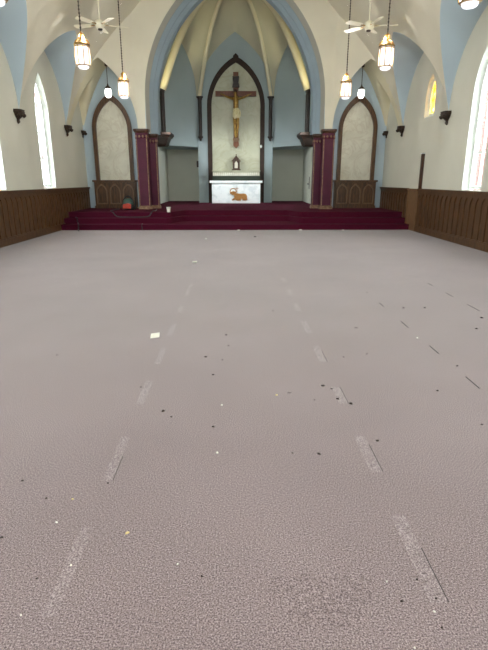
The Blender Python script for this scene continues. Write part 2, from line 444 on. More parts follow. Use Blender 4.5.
bw = MB(); bf = Fr((0, BACK, 0), (1, 0, 0), (0, 0, 1), (0, 1, 0))
ol = lancet(1.75, 3.6, 5.8, 8.1, 14); il = lancet(1.67, 3.66, 5.8, 8.0, 14)
pierce(bw, bf, -WX-0.4, WX+0.4, ol, 0, 11); pierce(bw, bf, -WX-0.4, WX+0.4, il, -0.4, 11)
loop = list(range(len(ol)))+[0]
bw.grid([[bf(*ol[i], 0) for i in loop], [bf(*il[i], -0.4) for i in loop]], 0, smooth=False)
bw.build('wall_back', WALLC, kind='structure', fixn=False)
win_no[0] += 1  # window out of view, put in to light the east end
bm_ = MB(); i3 = lancet(1.57, 3.76, 5.8, 7.85, 14); bm_.band(il, i3, -0.36, -0.26, 0, bf, closed=True)
for u in (-0.4, 0.4): bm_.box((u-0.04, 3.7, -0.34), (u+0.04, 7.2, -0.28), 0, bf)
bwo = bm_.build('window_%d' % win_no[0], WHITE, kind='structure')
MB().prism(i3, -0.316, -0.304, 0, bf).build('window_pane', GLASS, bwo)
for s in (-1, 1):
    MB().box((s*3.3, 20.2, 0), (s*(WX+0.4), 20.5, 6.2)).build('wall_east', BLUE, kind='structure')
    MB().box((s*3.1, 20.22, 0.3), (s*3.56, 20.5, 4.2)).build('wall_pier', BLUEG, kind='structure')

# ------------------------------------------------------------------ floor with the old pew marks
fl = MB()
fl.box((-WX-0.4, BACK, -0.2), (WX+0.4, 16.9, 0), 0)
def mark(x0, x1, y0, y1, m, z=0.002, skew=0.0):
    fl.poly([(x0, y0, z), (x1, y0, z), (x1+skew, y1, z), (x0+skew, y1, z)], m)
R_MARKS = [(1.52, 2.04), (2.42, 2.83), (3.31, 3.62), (4.18, 4.63), (5.07, 5.54), (5.98, 6.4), (6.9, 7.3), (7.8, 8.2)]
L_MARKS = [(1.48, 1.98), (2.36, 2.84), (3.33, 3.77), (4.15, 4.6), (4.99, 5.44), (5.95, 6.3), (6.87, 7.71)]
for a, b in R_MARKS: mark(0.762, 0.832, a, b, 1)
for a, b in R_MARKS[:4]: mark(0.831, 0.8355, a+0.0, a+0.3, 2, 0.003)
for a, b in L_MARKS: mark(-0.75, -0.692, a, b, 1)
for a, b in L_MARKS[1:2]: mark(-0.690, -0.686, a, a+0.25, 2, 0.003)
for a, b in [(3.56, 3.81), (4.38, 4.62), (5.24, 5.5), (6.2, 6.41), (7.0, 7.09)]: mark(1.935, 1.948, a, b, 2, 0.003)
for a, b in [(5.96, 6.3), (6.75, 7.0), (7.5, 7.7)]: mark(3.09, 3.105, a, b, 2, 0.003)
pts = [(0.34+0.2*math.cos(t)*(1+0.2*math.sin(3*t)), 1.55+0.17*math.sin(t)*(1+0.25*math.cos(2*t)), 0.0015) for t in [2*PI*k/28 for k in range(28)]]
fl.poly(pts, 3)
fl.build('floor', [CARPET, CARPETL, SLIT, STAIN], kind='structure', fixn=False)

# raised chancel floor: three carpeted tiers, the upper two set back in the middle
def tier(side_y, mid_y, z0, z1, m):
    n = 10; left = []
    for k in range(n+1):
        u = k/n; e = u*u*(3-2*u); left.append((-2.35+0.55*u, side_y+(mid_y-side_y)*e))
    outl = [(-WX, side_y)]+left+[(-x, y) for x, y in left[::-1]]+[(WX, side_y), (WX, 28.4), (-WX, 28.4)]
    m.prism(outl, z0, z1-0.03, 0)
    def off(p, d): return [(x, y-d) if y < 28 else (x, y) for x, y in p]
    m.prism(off(outl, 0.025), z1-0.03, z1, 0)
st = MB()
tier(16.55, 16.55, 0, 0.177, st); tier(17.0, 18.0, 0.15, 0.354, st); tier(17.45, 18.5, 0.33, PLAT, st)
st.build('floor_chancel', MAROON, kind='structure')

# ------------------------------------------------------------------ panelled dado along both side walls
def lancet_panel(mb, fr, u0, u1, v0, v1, th, stile=0.05, rail=0.06, rise=0.16, m=0):
    mb.box((u0, v0, 0), (u0+stile, v1, th), m, fr); mb.box((u1-stile, v0, 0), (u1, v1, th), m, fr)
    mb.box((u0+stile, v0, 0), (u1-stile, v0+rail, th), m, fr)
    c = (u0+u1)/2; a = (u1-u0)/2-stile; top = v1-0.03; sp = top-rise-0.03
    h = arc(a, rise, 6)
    for sg in (-1, 1):
        pp = [(c+sg*x, sp+z) for x, z in h]+[(c, v1), (c+sg*a, v1)]
        mb.prism(pp if sg > 0 else pp[::-1], 0, th, m, fr)
def dado(s, ya, yb, no):
    f = side(s, 0, 0); mb = MB()
    mb.box((ya, 0, 0), (yb, 1.27, 0.02), 0, f)
    n = round((yb-ya)/0.3); p = (yb-ya)/n
    for k in range(n):
        lancet_panel(mb, f, ya+k*p, ya+(k+1)*p, 0.16, 1.25, 0.05, 0.03, 0.04, 0.2)
    mb.box((ya, 0, 0), (yb, 0.16, 0.06), 0, f)
    mb.box((ya, 1.25, 0), (yb, 1.30, 0.075), 0, f); mb.box((ya, 1.30, 0), (yb, 1.34, 0.10), 0, f)
    mb.build('trim_%d' % no, OAK, kind='structure')
dado(-1, BACK, 20.15, 1); dado(1, BACK, 15.97, 2); dado(1, 16.98, 20.15, 3)

# doorway in the right wall: dark post, pale oak lower leaf, painted upper leaf
f = side(1, 0, 0)
dm = MB(); dm.box((15.98, 0, 0), (16.92, 2.36, 0.015), 0, f)
door = dm.build('door_1', WALLC, kind='structure')
pm = MB(); pm.box((15.98, 0, 0.015), (16.92, 1.3, 0.05), 0, f)
for u in (15.98, 16.84): pm.box((u, 0, 0.05), (u+0.08, 1.3, 0.07), 0, f)
pm.box((15.98, 1.27, 0.015), (16.92, 1.33, 0.09), 0, f)
pm.build('door_lower_panel', OAKL, door)
jm = MB(); jm.box((15.84, 1.34, 0), (15.97, 2.38, 0.07), 0, f); jm.build('door_post', WALNUT, door)
jc = MB(); jc.box((15.82, 2.38, 0), (15.99, 2.41, 0.09), 0, f); jc.build('door_post_cap', WHITE, door)

# ------------------------------------------------------------------ chancel shell
CX = 3.55
P1 = (CX, 22.8); W1 = (CX, 23.2); W2 = (1.80, 25.0); BOSS = Vector((0, 22.8, 9.2)); SPR = 5.3
cs = MB()
for s in (-1, 1):
    fs = side(s, 0, 0, CX); ol = lancet(0.72, 2.2, 4.3, 5.22, 10, 21.4); il = lancet(0.68, 2.22, 4.3, 5.18, 10, 21.4)
    pierce(cs, fs, 20.3, 27.2, ol, 0, 7); pierce(cs, fs, 20.3, 27.2, il, -0.25, 7)      # side wall with the added, unseen window near the arch
    loop = list(range(len(ol)))+[0]
    cs.grid([[fs(*ol[i], 0) for i in loop], [fs(*il[i], -0.25) for i in loop]], 0, smooth=False)
    # canted upper wall over the recess, with its soffit
    a = Vector((s*CX, W1[1], 0)); b = Vector((s*W2[0], W2[1], 0)); z0, z1 = 3.12, 8.4
    cs.prism([(a.x, a.y), (b.x, b.y), (b.x, 27.2), (a.x, 27.2)] if s < 0 else [(b.x, b.y), (a.x, a.y), (a.x, 27.2), (b.x, 27.2)], z0, z1, 2)
cs.box((-W2[0], 25.0, 0.3), (W2[0], 27.2, 8.8), 1)                           # middle wall behind the altar
cs.box((-CX, 26.9, 0.3), (CX, 27.2, 4), 0)                                   # back of the recesses
CHW = mat('chancel_cream_paint', (212, 214, 200), (206, 208, 194), 1.0, 0.7)  # one even cream for the chancel side walls, recesses and door
cs.build('wall_chancel', [CHW, BLUEG, BLUEG], kind='structure', fixn=False)
for s in (-1, 1): window(s, 21.4, 0.72, 2.2, 4.3, 5.22, GLASS, 0.15, False, CX)  # out of view, put in for daylight on the altar

vt = MB()
RA, RH = CX-0.0, BOSS.z-SPR
def rib_s(v):            # normalised height along a rib, v 0 at its foot, 1 at the boss
    return 1-(1-v)**2.4
def web(pa, pb, peak, n=24, nv=20, m=0):
    rows = []
    for k in range(n+1):
        u = k/n; q = Vector((pa[0]+(pb[0]-pa[0])*u, pa[1]+(pb[1]-pa[1])*u, SPR+archz(2*u, 1, peak-SPR)*1.0))
        r = []
        for j in range(nv+1):
            v = j/nv; r.append((q.x+(BOSS.x-q.x)*v, q.y+(BOSS.y-q.y)*v, q.z+(BOSS.z-q.z)*rib_s(v)))
        rows.append(r)
    vt.grid(rows, m)
for s in (-1, 1):
    web((s*CX, P1[1]), (s*W2[0], W2[1]), 7.85)
    rows = []
    for k in range(25):
        v = k/24; x = s*(CX-CX*v); z = SPR+RH*rib_s(v); rows.append([(x, 20.2+2.6*j/4, z) for j in range(5)])
    vt.grid(rows, 0)
web((-W2[0], 25.0), (W2[0], 25.0), 8.05)
vt.build('ceiling_chancel', [mat('chancel_vault_plaster', (188, 184, 160), (183, 179, 155), 1.2, 0.8)], kind='structure', fixn=False)
rb = MB()
for s in (-1, 1):
    for (px, py), r in (((s*(CX-0.46), P1[1]), 0.16), ((s*(W2[0]-0.12), 24.9), 0.09)):
        path = [(px, py, SPR)]
        for k in range(1, 25):
            v = k/24; path.append((px+(BOSS.x-px)*v, py+(BOSS.y-py)*v, SPR+(BOSS.z-SPR)*rib_s(v)-0.04))
        rb.tube(path, r, 8)
rb.build('trim_vault_ribs', CREAMW, kind='structure')
# roof slab over the chancel keeps the daylight out
MB().box((-4.4, 20.25, 9.6), (4.4, 27.3, 9.8)).build('ceiling_slab', CREAM, kind='structure')
for s in (-1, 1): MB().box((s*3.8, 20.25, 5.5), (s*4.1, 27.2, 9.6)).build('wall_clerestory', CREAM, kind='structure')
MB().box((-4.4, 27.0, 4.0), (4.4, 27.3, 9.6)).build('wall_far', CREAM, kind='structure')

# ------------------------------------------------------------------ outside
MB().box((11, 20, 0), (11.4, 48, 12)).build('wall_brick_outside', BRICK, kind='structure')
MB().box((-11.4, 22, 0), (-11, 52, 12)).build('wall_brick_outside', BRICK, kind='structure')
for s in (-1, 1): MB().box((s*6.3, -12, -0.4), (s*40, 45, -0.2)).build('floor_outside', CONC, kind='structure')

# ------------------------------------------------------------------ maroon columns at the chancel arch
def column(s, x, y, r, zt, label, grp):
    t = thing('column', (s*x, y, PLAT), label, 'column', grp)
    def octa(rr, z, ch=0.26):       # a square with cut corners
        c = rr*ch*1.2; q = [(rr, -rr+c), (rr, rr-c), (rr-c, rr), (-rr+c, rr), (-rr, rr-c), (-rr, -rr+c), (-rr+c, -rr), (rr-c, -rr)]
        return [(s*x+a, y+b*0.9, z) for a, b in q]
    sh = MB(); z0, z1 = PLAT+0.13, zt-0.34
    sh.grid([octa(r*0.86, z0), octa(r*0.86, z1)], 0, False, True)
    sh.build('shaft', MARSHAFT, t)
    rr = r*0.86; c = rr*0.26*1.2
    for px, py in ((-rr+c*.5, -rr+c*.5), (rr-c*.5, -rr+c*.5)):
        MB().tube([(s*x+px, y+py*0.9, z0), (s*x+px, y+py*0.9, z1)], 0.022, 8).build('gilt_edge', GOLDP, t)
    b = MB(); b.grid([octa(r*1.0, PLAT), octa(r*1.0, PLAT+0.06), octa(r*0.9, PLAT+0.09), octa(r*0.97, PLAT+0.11), octa(r*0.86, z0)], 0, False, True)
    b.poly(octa(r, PLAT)); b.build('base', GOLDP, t)
    c = MB(); c.grid([octa(r*0.86, z1), octa(r*0.94, z1+0.03), octa(r*0.86, z1+0.06), octa(r*0.9, z1+0.2)], 0, False, True)
    for u, v in ((-.8, -.8), (-.3, -.9), (.3, -.9), (.8, -.8), (-.9, 0), (.9, 0)):     # small carved leaves under the abacus
        c.lathe([(0.0, -0.06), (0.035, 0.0), (0.04, 0.04), (0.0, 0.08)], (s*x+r*u*0.92, y+r*v*0.86, z1+0.06), 6, 1)
    c.build('capital', [MARSHAFT, GOLDP], t)
    q = MB(); q.grid([octa(r*0.9, z1+0.2), octa(r*1.06, zt-0.08), octa(r*1.1, zt-0.07), octa(r*1.1, zt)], 0, False, True)
    q.poly(octa(r*1.1, zt)); q.build('abacus', WALNUT, t)
for s, w in ((-1, 'left'), (1, 'right')):
    column(s, 3.47, 19.42, 0.255, ZS+0.0, 'taller outer maroon column with gilt edges, on the %s of the chancel arch' % w, 'maroon columns of the chancel arch')
    column(s, 3.17, 19.93, 0.205, ZS-0.12, 'inner maroon column behind the outer one on the %s, nearer the altar' % w, 'maroon columns of the chancel arch')

# ------------------------------------------------------------------ side niches on the east wall
for s, w in ((-1, 'left'), (1, 'right')):
    x = s*4.72
    t = thing('arched_niche', (x, 20.19, 1.6), 'pointed brown wooden frame around cream marble, on the %s side wall of the chancel' % w, 'niche', 'side niches')
    f = front(x, 20.19, 0)
    o = lancet(0.74, 1.6, 3.45, 4.72, 14); i = lancet(0.60, 1.6, 3.45, 4.47, 14)
    MB().band(o, i, 0, 0.16, 0, f).build('frame', OAK, t)
    i2 = lancet(0.61, 1.6, 3.45, 4.49, 14)
    MB().prism(i2, 0, 0.04, 0, f).build('marble_panel', MARBLE, t)
    e = thing('panelled_cabinet', (x, 20.0, PLAT), 'brown wooden panelled base with pointed panels, below the %s marble niche' % w, 'cabinet', 'panelled bases')
    f2 = front(x, 20.19, 0); hw = 0.81
    MB().box((-hw, PLAT, 0.0), (hw, 1.53, 0.25), 0, f2).build('body', OAK, e)
    for k in range(3):
        lp = MB(); u0 = -hw+0.03+k*(2*hw-0.06)/3
        lancet_panel(lp, front(x, 19.94, 0), u0, u0+(2*hw-0.06)/3, PLAT+0.1, 1.5, 0.06, 0.06, 0.1, 0.3)
        uc, ua = u0+(2*hw-0.06)/6, (2*hw-0.06)/6-0.06
        lp.band(lancet(ua+.015, PLAT+.16, 1.14, 1.46, 8, uc), lancet(ua-.025, PLAT+.2, 1.14, 1.40, 8, uc), 0.03, 0.085, 1, front(x, 19.94, 0), closed=True)
        lp.build('arched_panel', [OAK, OAKL], e)
    MB().box((-hw-0.04, 1.53, 0), (hw+0.04, 1.60, 0.34), 0, f2).build('top_ledge', OAK, e)
    MB().box((-hw-0.02, PLAT, 0.25), (hw+0.02, PLAT+0.1, 0.31), 0, f2).build('plinth', OAK, e)

# ------------------------------------------------------------------ corbels on the side walls
def corbel(s, y, sc, label):
    t = thing('wall_corbel', (s*(WX-0.005), y, ZS), label, 'corbel', 'dark corbels under the vault')
    f = Fr((s*(WX-0.005), y, ZS), (0, 1, 0), (0, 0, 1), (-s, 0, 0))
    def ring(hw, dp, z): return [f(-hw*sc, z*sc, 0)]+[f(-hw*sc*math.cos(PI*k/8), z*sc, 0.72*dp*sc*(0.55+0.45*math.sin(PI*k/8))) for k in range(9)]+[f(hw*sc, z*sc, 0)]
    a = MB(); a.grid([ring(.24, .30, -.10), ring(.25, .31, -.05), ring(.23, .29, -.04), ring(.25, .31, 0.0)], 0, False); a.poly(ring(.25, .31, 0)); a.poly(ring(.24, .30, -.10)[::-1]); a.build('abacus', BRONZE, t)
    b = MB(); b.grid([ring(.22, .27, -.10), ring(.18, .22, -.17), ring(.09, .12, -.25)], 0, True)
    for k in range(5):
        an = PI*(k+0.5)/5; b.lathe([(0, -0.05), (.045, -.01), (.05, .03), (0, .06)], f(-.19*sc*math.cos(an), -.17*sc, .21*sc*(0.5+0.5*math.sin(an))), 6)
    b.build('leaf_bell', BRONZE, t)
    c = MB(); c.grid([ring(.09, .12, -.25), ring(.05, .08, -.29), ring(.07, .10, -.33), ring(.06, .09, -.37), ring(.02, .03, -.41)], 0, True); c.poly(ring(.02, .03, -.41)[::-1]); c.build('pendant', BRONZE, t)
for s, w in ((-1, 'left'), (1, 'right')):
    corbel(s, 14.4 if s > 0 else 14.22, 0.85, 'large dark carved corbel on the %s wall, nearest the camera, under a blue vault' % w)
    corbel(s, 18.2, 0.85, 'dark carved corbel on the %s wall above the chancel steps' % w)
    corbel(s, 20.05, 0.62, 'small dark corbel in the corner beside the %s marble niche' % w)

# ------------------------------------------------------------------ chancel colonnettes and brackets
for s, w in ((-1, 'left'), (1, 'right')):
    t = thing('wall_bracket', (s*CX, 22.7, 3.0), 'brown wooden stepped bracket on the %s chancel wall carrying two dark shafts' % w, 'bracket', 'wooden brackets')
    br = MB()
    def rect(x0, y0, y1, z): return [(s*CX, y0, z), (s*x0, y0, z), (s*x0, y1, z), (s*CX, y1, z)]
    r = [rect(3.02, 22.35, 23.05, 3.0), rect(2.95, 22.28, 23.12, 3.08), rect(2.86, 22.2, 23.2, 3.34)]
    br.grid(r, 0, False, True); br.poly(r[0]); br.build('corbel_block', BRKT, t)
    mo = MB(); r = [rect(2.82, 22.16, 23.24, 3.34), rect(2.78, 22.12, 23.28, 3.42), rect(2.74, 22.08, 23.32, 3.44), rect(2.74, 22.08, 23.32, 3.54)]
    mo.grid(r, 0, False, True); mo.poly(r[0]); mo.poly(r[-1]); mo.build('top_moulding', BRKT, t)
    for (x, y), which in (((3.12, 22.8), 'inner'), ((3.40, 22.56), 'outer')):
        c = thing('colonnette', (s*x, y, 3.54), 'slim dark shaft on the %s wooden bracket, %s of the pair' % (w, which), 'colonnette', 'dark shafts')
        MB().lathe([(0.1, 0), (0.1, 1.55)], (s*x, y, 3.62), 12).build('shaft', NEARBLK, c)
        MB().lathe([(0.125, 0), (0.125, 0.03), (0.11, 0.06), (0.1, 0.08)], (s*x, y, 3.54), 12).build('base', NEARBLK, c)
        MB().lathe([(0.1, 0), (0.115, 0.05), (0.105, 0.07), (0.14, 0.13), (0.14, 0.18)], (s*x, y, 5.14), 12).build('capital', NEARBLK, c)
    x, y = 1.66, 24.88
    c = thing('colonnette', (s*x, y, 3.4), 'dark shaft on the wall just %s of the crucifix niche, ending in a pendant' % w, 'colonnette', 'dark shafts')
    MB().lathe([(0.085, 0), (0.085, 1.6)], (s*x, y, 3.62), 12).build('shaft', NEARBLK, c)
    MB().lathe([(0.015, 0), (0.06, 0.05), (0.05, 0.09), (0.12, 0.16), (0.12, 0.2), (0.085, 0.24)], (s*x, y, 3.38), 12).build('pendant', NEARBLK, c)
    MB().lathe([(0.085, 0), (0.11, 0.05), (0.10, 0.07), (0.16, 0.12), (0.16, 0.17)], (s*x, y, 5.17), 12).build('capital', NEARBLK, c)
    # lamp that lights the front rib from behind the arch
    lt = thing('flood_lamp', (s*3.50, 21.3, 4.2), 'small warm lamp with an added altar fill head, on the %s chancel wall behind the arch' % w, 'lamp', 'hidden rib lamps')
    MB().lathe([(0.05, 0), (0.09, 0.05), (0.10, 0.16), (0.105, 0.17)], (s*3.42, 21.3, 4.2), 14).build('housing', NEARBLK, lt)
    MB().lathe([(0.085, 0), (0.085, 0.008)], (s*3.42, 21.3, 4.372), 14).build('lens', FLOODE, lt)
    MB().box((min(s*3.42, s*3.55), 21.27, 4.22), (max(s*3.42, s*3.55), 21.33, 4.28)).build('arm', NEARBLK, lt)
    MB().lathe([(0.05, -0.2), (0.09, -0.15), (0.10, -0.04), (0.05, 0)], (s*3.42, 21.3, 4.2), 14).build('fill_housing', NEARBLK, lt)  # second head, put in for the altar fill
    altar_fill = bpy.data.lights.new('rib_and_fill_light', 'SPOT'); altar_fill.energy = 260; altar_fill.color = (0.9, 0.97, 1.0); altar_fill.spot_size = math.radians(64); altar_fill.spot_blend = 0.9; altar_fill.shadow_soft_size = 0.1  # added cool fill spot, brightens the altar front and lower walls
    o2 = bpy.data.objects.new('rib_and_fill_light', altar_fill); col.objects.link(o2); o2.location = (s*3.26, 21.4, 4.1)
    o2.rotation_euler = (Vector((-s*1.3, 25.2, 1.3))-o2.location).to_track_quat('-Z', 'Y').to_euler()
    ld = bpy.data.lights.new('rib_and_fill_light', 'SPOT'); ld.energy = 95; ld.color = (1.0, 0.9, 0.5); ld.spot_size = math.radians(46); ld.spot_blend = 0.8; ld.shadow_soft_size = 0.06
    lo = bpy.data.objects.new('rib_and_fill_light', ld); col.objects.link(lo); lo.location = (s*3.40, 21.3, 4.42)
    dv = Vector((s*2.75, 22.75, 6.3))-lo.location; lo.rotation_euler = dv.to_track_quat('-Z', 'Y').to_euler()

# ------------------------------------------------------------------ niche behind the altar
t = thing('altar_niche', (0, 24.98, PLAT), 'tall pointed dark wooden frame around greenish marble behind the white altar', 'niche')
f = front(0.03, 24.99, 0)
o = lancet(1.36, PLAT, 4.9, 7.06, 18); i = lancet(1.15, PLAT, 4.9, 6.78, 18)
MB().band(o, i, 0, 0.065, 0, f).build('frame', BRKT, t)
MB().prism(lancet(1.16, PLAT, 4.9, 6.8, 18), 0, 0.03, 0, f).build('marble_panel', MARBLEG, t)
MB().prism([(-0.1, 6.9), (0.1, 6.9), (0.13, 7.05), (0, 7.17), (-0.13, 7.05)], 0.005, 0.068, 0, f).build('finial', BRKT, t)

# crucifix
t = thing('crucifix', (0.03, 24.9, 3.05), 'large brown wooden crucifix with carved gilt figure on the marble above the altar', 'crucifix')
f = front(0.03, 24.92, 0)
MB().box((-0.12, 3.2, 0.0), (0.12, 6.36, 0.13), 0, f).build('upright', CROSSW, t)
MB().box((-0.95, 5.34, 0.0), (0.95, 5.56, 0.14), 0, f).build('crossbar', CROSSW, t)
sc = MB(); sc.prism([(-0.16, 5.74), (-0.06, 5.7), (0.13, 5.72), (0.16, 5.8), (0.12, 5.9), (0.15, 6.14), (-0.1, 6.18), (-0.15, 6.08), (-0.12, 5.9)], 0.13, 0.18, 0, f)
sc.tube([f(-0.16, 5.73, 0.17), f(0.16, 5.73, 0.17)], 0.035, 8); sc.tube([f(-0.15, 6.15, 0.17), f(0.15, 6.15, 0.17)], 0.035, 8)
sc.build('title_scroll', NEARBLK, t)
MB().box((-0.15, 3.42, 0.0), (0.15, 3.50, 0.22), 0, f).box((-0.11, 3.36, 0.0), (0.11, 3.42, 0.18), 0, f).build('foot_rest', OAKL, t)
MB().prism([(-0.13, 3.18), (0, 3.05), (0.13, 3.18), (0.13, 3.3), (-0.13, 3.3)], 0, 0.16, 0, f).build('lower_finial', CROSSW, t)
def skinned(name, nodes, edges, material, parent, sub=2):
    off = Vector(parent['_w'])
    me = bpy.data.meshes.new(name); me.from_pydata([tuple(Vector(p)-off) for p, r in nodes], edges, []); me.materials.append(material)
    ob = bpy.data.objects.new(name, me); col.objects.link(ob); ob.parent = parent; ob['_w'] = list(off)
    md = ob.modifiers.new('skin', 'SKIN'); md.use_smooth_shade = True
    for k, (p, r) in enumerate(nodes):
        sv = me.skin_vertices[0].data[k]; sv.radius = (r, r) if not isinstance(r, tuple) else r; sv.use_root = (k == 0)
    sb = ob.modifiers.new('sub', 'SUBSURF'); sb.levels = sub; sb.render_levels = sub
    return ob
D = 0.24
nodes = [(f(0, 4.62, D), .12), (f(0, 4.85, D+.01), .105), (f(0, 5.08, D+.02), .13), (f(0, 5.24, D), .10), (f(-.01, 5.33, D+.02), .05), (f(-.03, 5.43, D+.06), .075), (f(-.035, 5.53, D+.06), .065),
         (f(.17, 5.22, D-.01), .06), (f(.40, 5.30, D-.05), .045), (f(.64, 5.42, D-.08), .034), (f(.72, 5.45, D-.09), .032),
         (f(-.17, 5.22, D-.01), .06), (f(-.40, 5.30, D-.05), .045), (f(-.64, 5.42, D-.08), .034), (f(-.72, 5.45, D-.09), .032),
         (f(.08, 4.50, D), .09), (f(.09, 4.05, D+.08), .066), (f(.035, 3.64, D-.01), .045), (f(.03, 3.52, D+.04), .04),
         (f(-.08, 4.50, D), .09), (f(-.06, 4.05, D+.10), .066), (f(-.03, 3.64, D+.02), .045), (f(-.02, 3.52, D+.07), .04)]
edges = [(0,1),(1,2),(2,3),(3,4),(4,5),(5,6),(3,7),(7,8),(8,9),(9,10),(3,11),(11,12),(12,13),(13,14),(0,15),(15,16),(16,17),(17,18),(0,19),(19,20),(20,21),(21,22)]
fig = skinned('carved_figure', nodes, edges, FLESHG, t)
def ring(cx, cz, rx, ry): return [f(cx+rx*math.cos(2*PI*k/14), cz+0.02*math.sin(4*PI*k/14), D+ry*math.sin(2*PI*k/14)) for k in range(14)]
lc = MB(); lc.grid([ring(0, 4.80, .135, .125), ring(0, 4.68, .16, .15), ring(0, 4.52, .17, .15), ring(.01, 4.36, .16, .14)], 0, True, True)
lc.tube([f(.15, 4.74, D+.06), f(.19, 4.6, D+.06), f(.17, 4.42, D+.05)], .04, 8); lc.build('loincloth', LOIN, fig)
hr = MB(); hr.lathe([(0.0, -.12), (.06, -.08), (.085, 0), (.07, .07), (0, .1)], f(-.035, 5.52, D+.035), 10); hr.build('hair', WALNUT, fig)

# tabernacle, gradine and altar
t = thing('gradine', (0.03, 24.5, PLAT), 'pale carved marble ledge standing along the back of the white altar', 'ledge')
g = MB(); g.box((-1.1, 24.58, 1.79), (1.16, 24.92, 2.0)); g.build('body', MARBLEG, t)
g = MB(); g.box((-1.12, 24.57, PLAT), (1.18, 24.92, 1.79)); g.build('lower_body', DKGREEN, t)  # plain dark green box for the dark gap above the altar top
g = MB(); g.box((-1.13, 24.54, 2.0), (1.19, 24.92, 2.05))
g.build('top_ledge', MARBLEG, t)
g = MB()
for k in range(24): 
    cx = -1.05+k*0.0935; g.prism([(cx-.04, 1.8), (cx+.04, 1.8), (cx+.04, 1.9), (cx, 1.96), (cx-.04, 1.9)], 0, 0.02, 0, front(0, 24.58, 0))
g.build('relief_band', MARBLE, t)
t = thing('tabernacle', (0.03, 24.7, 2.05), 'small brown gabled tabernacle with a pale door on the altar ledge below the crucifix', 'tabernacle')
f = front(0.03, 24.60, 2.05)
MB().prism([(-.17, 0.05), (.17, 0.05), (.17, .42), (0, .62), (-.17, .42)], -.22, 0, 0, f).build('case', WALNUT, t)
MB().box((-.21, 0, -.25), (.21, .05, .04), 0, f).build('base', WALNUT, t)
rf = MB()
for sg in (-1, 1): rf.prism([(0, .62), (sg*.22, .38), (sg*.22, .42), (0, .68)] if sg > 0 else [(0, .68), (sg*.22, .42), (sg*.22, .38), (0, .62)], -.24, .03, 0, f)
rf.tube([f(0, .66, -.1), f(0, .74, -.1)], .02, 6); rf.build('gable_roof', OAK, t)
MB().prism([(-.075, .1), (.075, .1), (.075, .33), (0, .42), (-.075, .33)], 0, .015, 0, f).build('door', MARBLE, t)

t = thing('altar', (0.02, 24.2, PLAT), 'white marble altar with a tan lamb emblem on the red chancel carpet', 'altar')
MB().box((-1.13, 24.03, PLAT), (1.17, 24.5, 1.47)).build('body', ALTARW, t)
pb = MB()
for u0, u1 in ((-1.11, 0.015), (0.025, 1.15)): pb.box((u0, 24.005, PLAT+.02), (u1, 24.03, 1.40))
pb.build('front_panels', ALTARW, t)
tp = MB(); tp.box((-1.22, 23.95, 1.47), (1.26, 24.54, 1.575)); tp.build('table_slab', ALTARW, t)
al = MB(); al.box((-1.12, 24.1, 1.575), (1.14, 24.5, 1.60)); al.build('altar_cloth', DKGREEN, t)
f = front(0.10, 24.005, 0)
em = MB()
body = [(-.16, .78), (-.18, .90), (-.14, .98), (-.04, 1.0), (.12, .98), (.30, .99), (.40, .95), (.44, .86), (.44, .74), (.36, .72), (.20, .74), (.02, .73), (-.10, .72)]
em.prism(body, 0, .04, 0, f)
em.prism([(-.20, .92), (-.27, .95), (-.36, .98), (-.38, 1.03), (-.30, 1.07), (-.22, 1.10), (-.14, 1.08), (-.10, 1.0), (-.13, .94)], 0, .055, 0, f)      # head turned back
em.prism([(-.20, 1.04), (-.12, 1.08), (-.08, 1.05), (-.14, 1.01)], .04, .07, 0, f)
em.prism([(-.15, .80), (-.26, .74), (-.30, .68), (-.24, .67), (-.16, .70), (-.06, .74)], 0, .035, 0, f)
em.prism([(.44, .78), (.46, .70), (.36, .67), (.22, .68), (.22, .74)], 0, .035, 0, f)
em.prism([(-.14, .72), (-.02, .66), (.14, .66), (.14, .74)], 0, .03, 0, f)
em.build('lamb_emblem', TANREL, t)
ha = MB(); c = [(-.22+.16*math.cos(2*PI*k/20), 1.08+.16*math.sin(2*PI*k/20)) for k in range(20)]; ci = [(-.22+.125*math.cos(2*PI*k/20), 1.08+.125*math.sin(2*PI*k/20)) for k in range(20)]
ha.band(c, ci, 0, .02, 0, f, closed=True)
ha.box((-.05, .99, 0), (-.03, 1.28, .02), 0, f); ha.box((-.11, 1.2, 0), (.03, 1.22, .02), 0, f)
ha.build('halo_and_staff', TANREL, t)

lt = thing('wall_fitting', (1.22, 24.9, 3.1), 'tiny white fitting on the right edge of the marble behind the altar', 'fitting')
MB().lathe([(.0, -.05), (.05, -.02), (.06, .03), (.03, .09), (0, .1)], (1.22, 24.83, 3.12), 10).build('globe', WHITE, lt)
MB().box((1.19, 24.82, 3.06), (1.25, 24.92, 3.1)).build('arm', BRASS, lt)
pl = MB(); pl.box((-2.03, 26.86, 2.24), (-1.90, 26.9, 2.56)); pl.box((-2.0, 26.845, 2.3), (-1.93, 26.86, 2.5))
tag(rest_on_own_origin(pl.build('wall_plaque', WALNUT)), 'small dark upright plaque on the pale wall left of the altar', 'plaque')
# door in the right chancel wall
f = side(1, 0, 0, CX)
dm = MB(); dm.box((23.8, PLAT, 0), (25.4, 2.95, 0.03), 0, f); dd = dm.build('door_2', CHW, kind='structure')
hd = MB(); hd.box((24.18, 1.2, .03), (24.3, 1.75, .045), 0, f); hd.tube([f(24.24, 1.42, .03), f(24.24, 1.42, .1), f(24.42, 1.42, .1)], .025, 8); hd.build('door_handle', NEARBLK, dd)

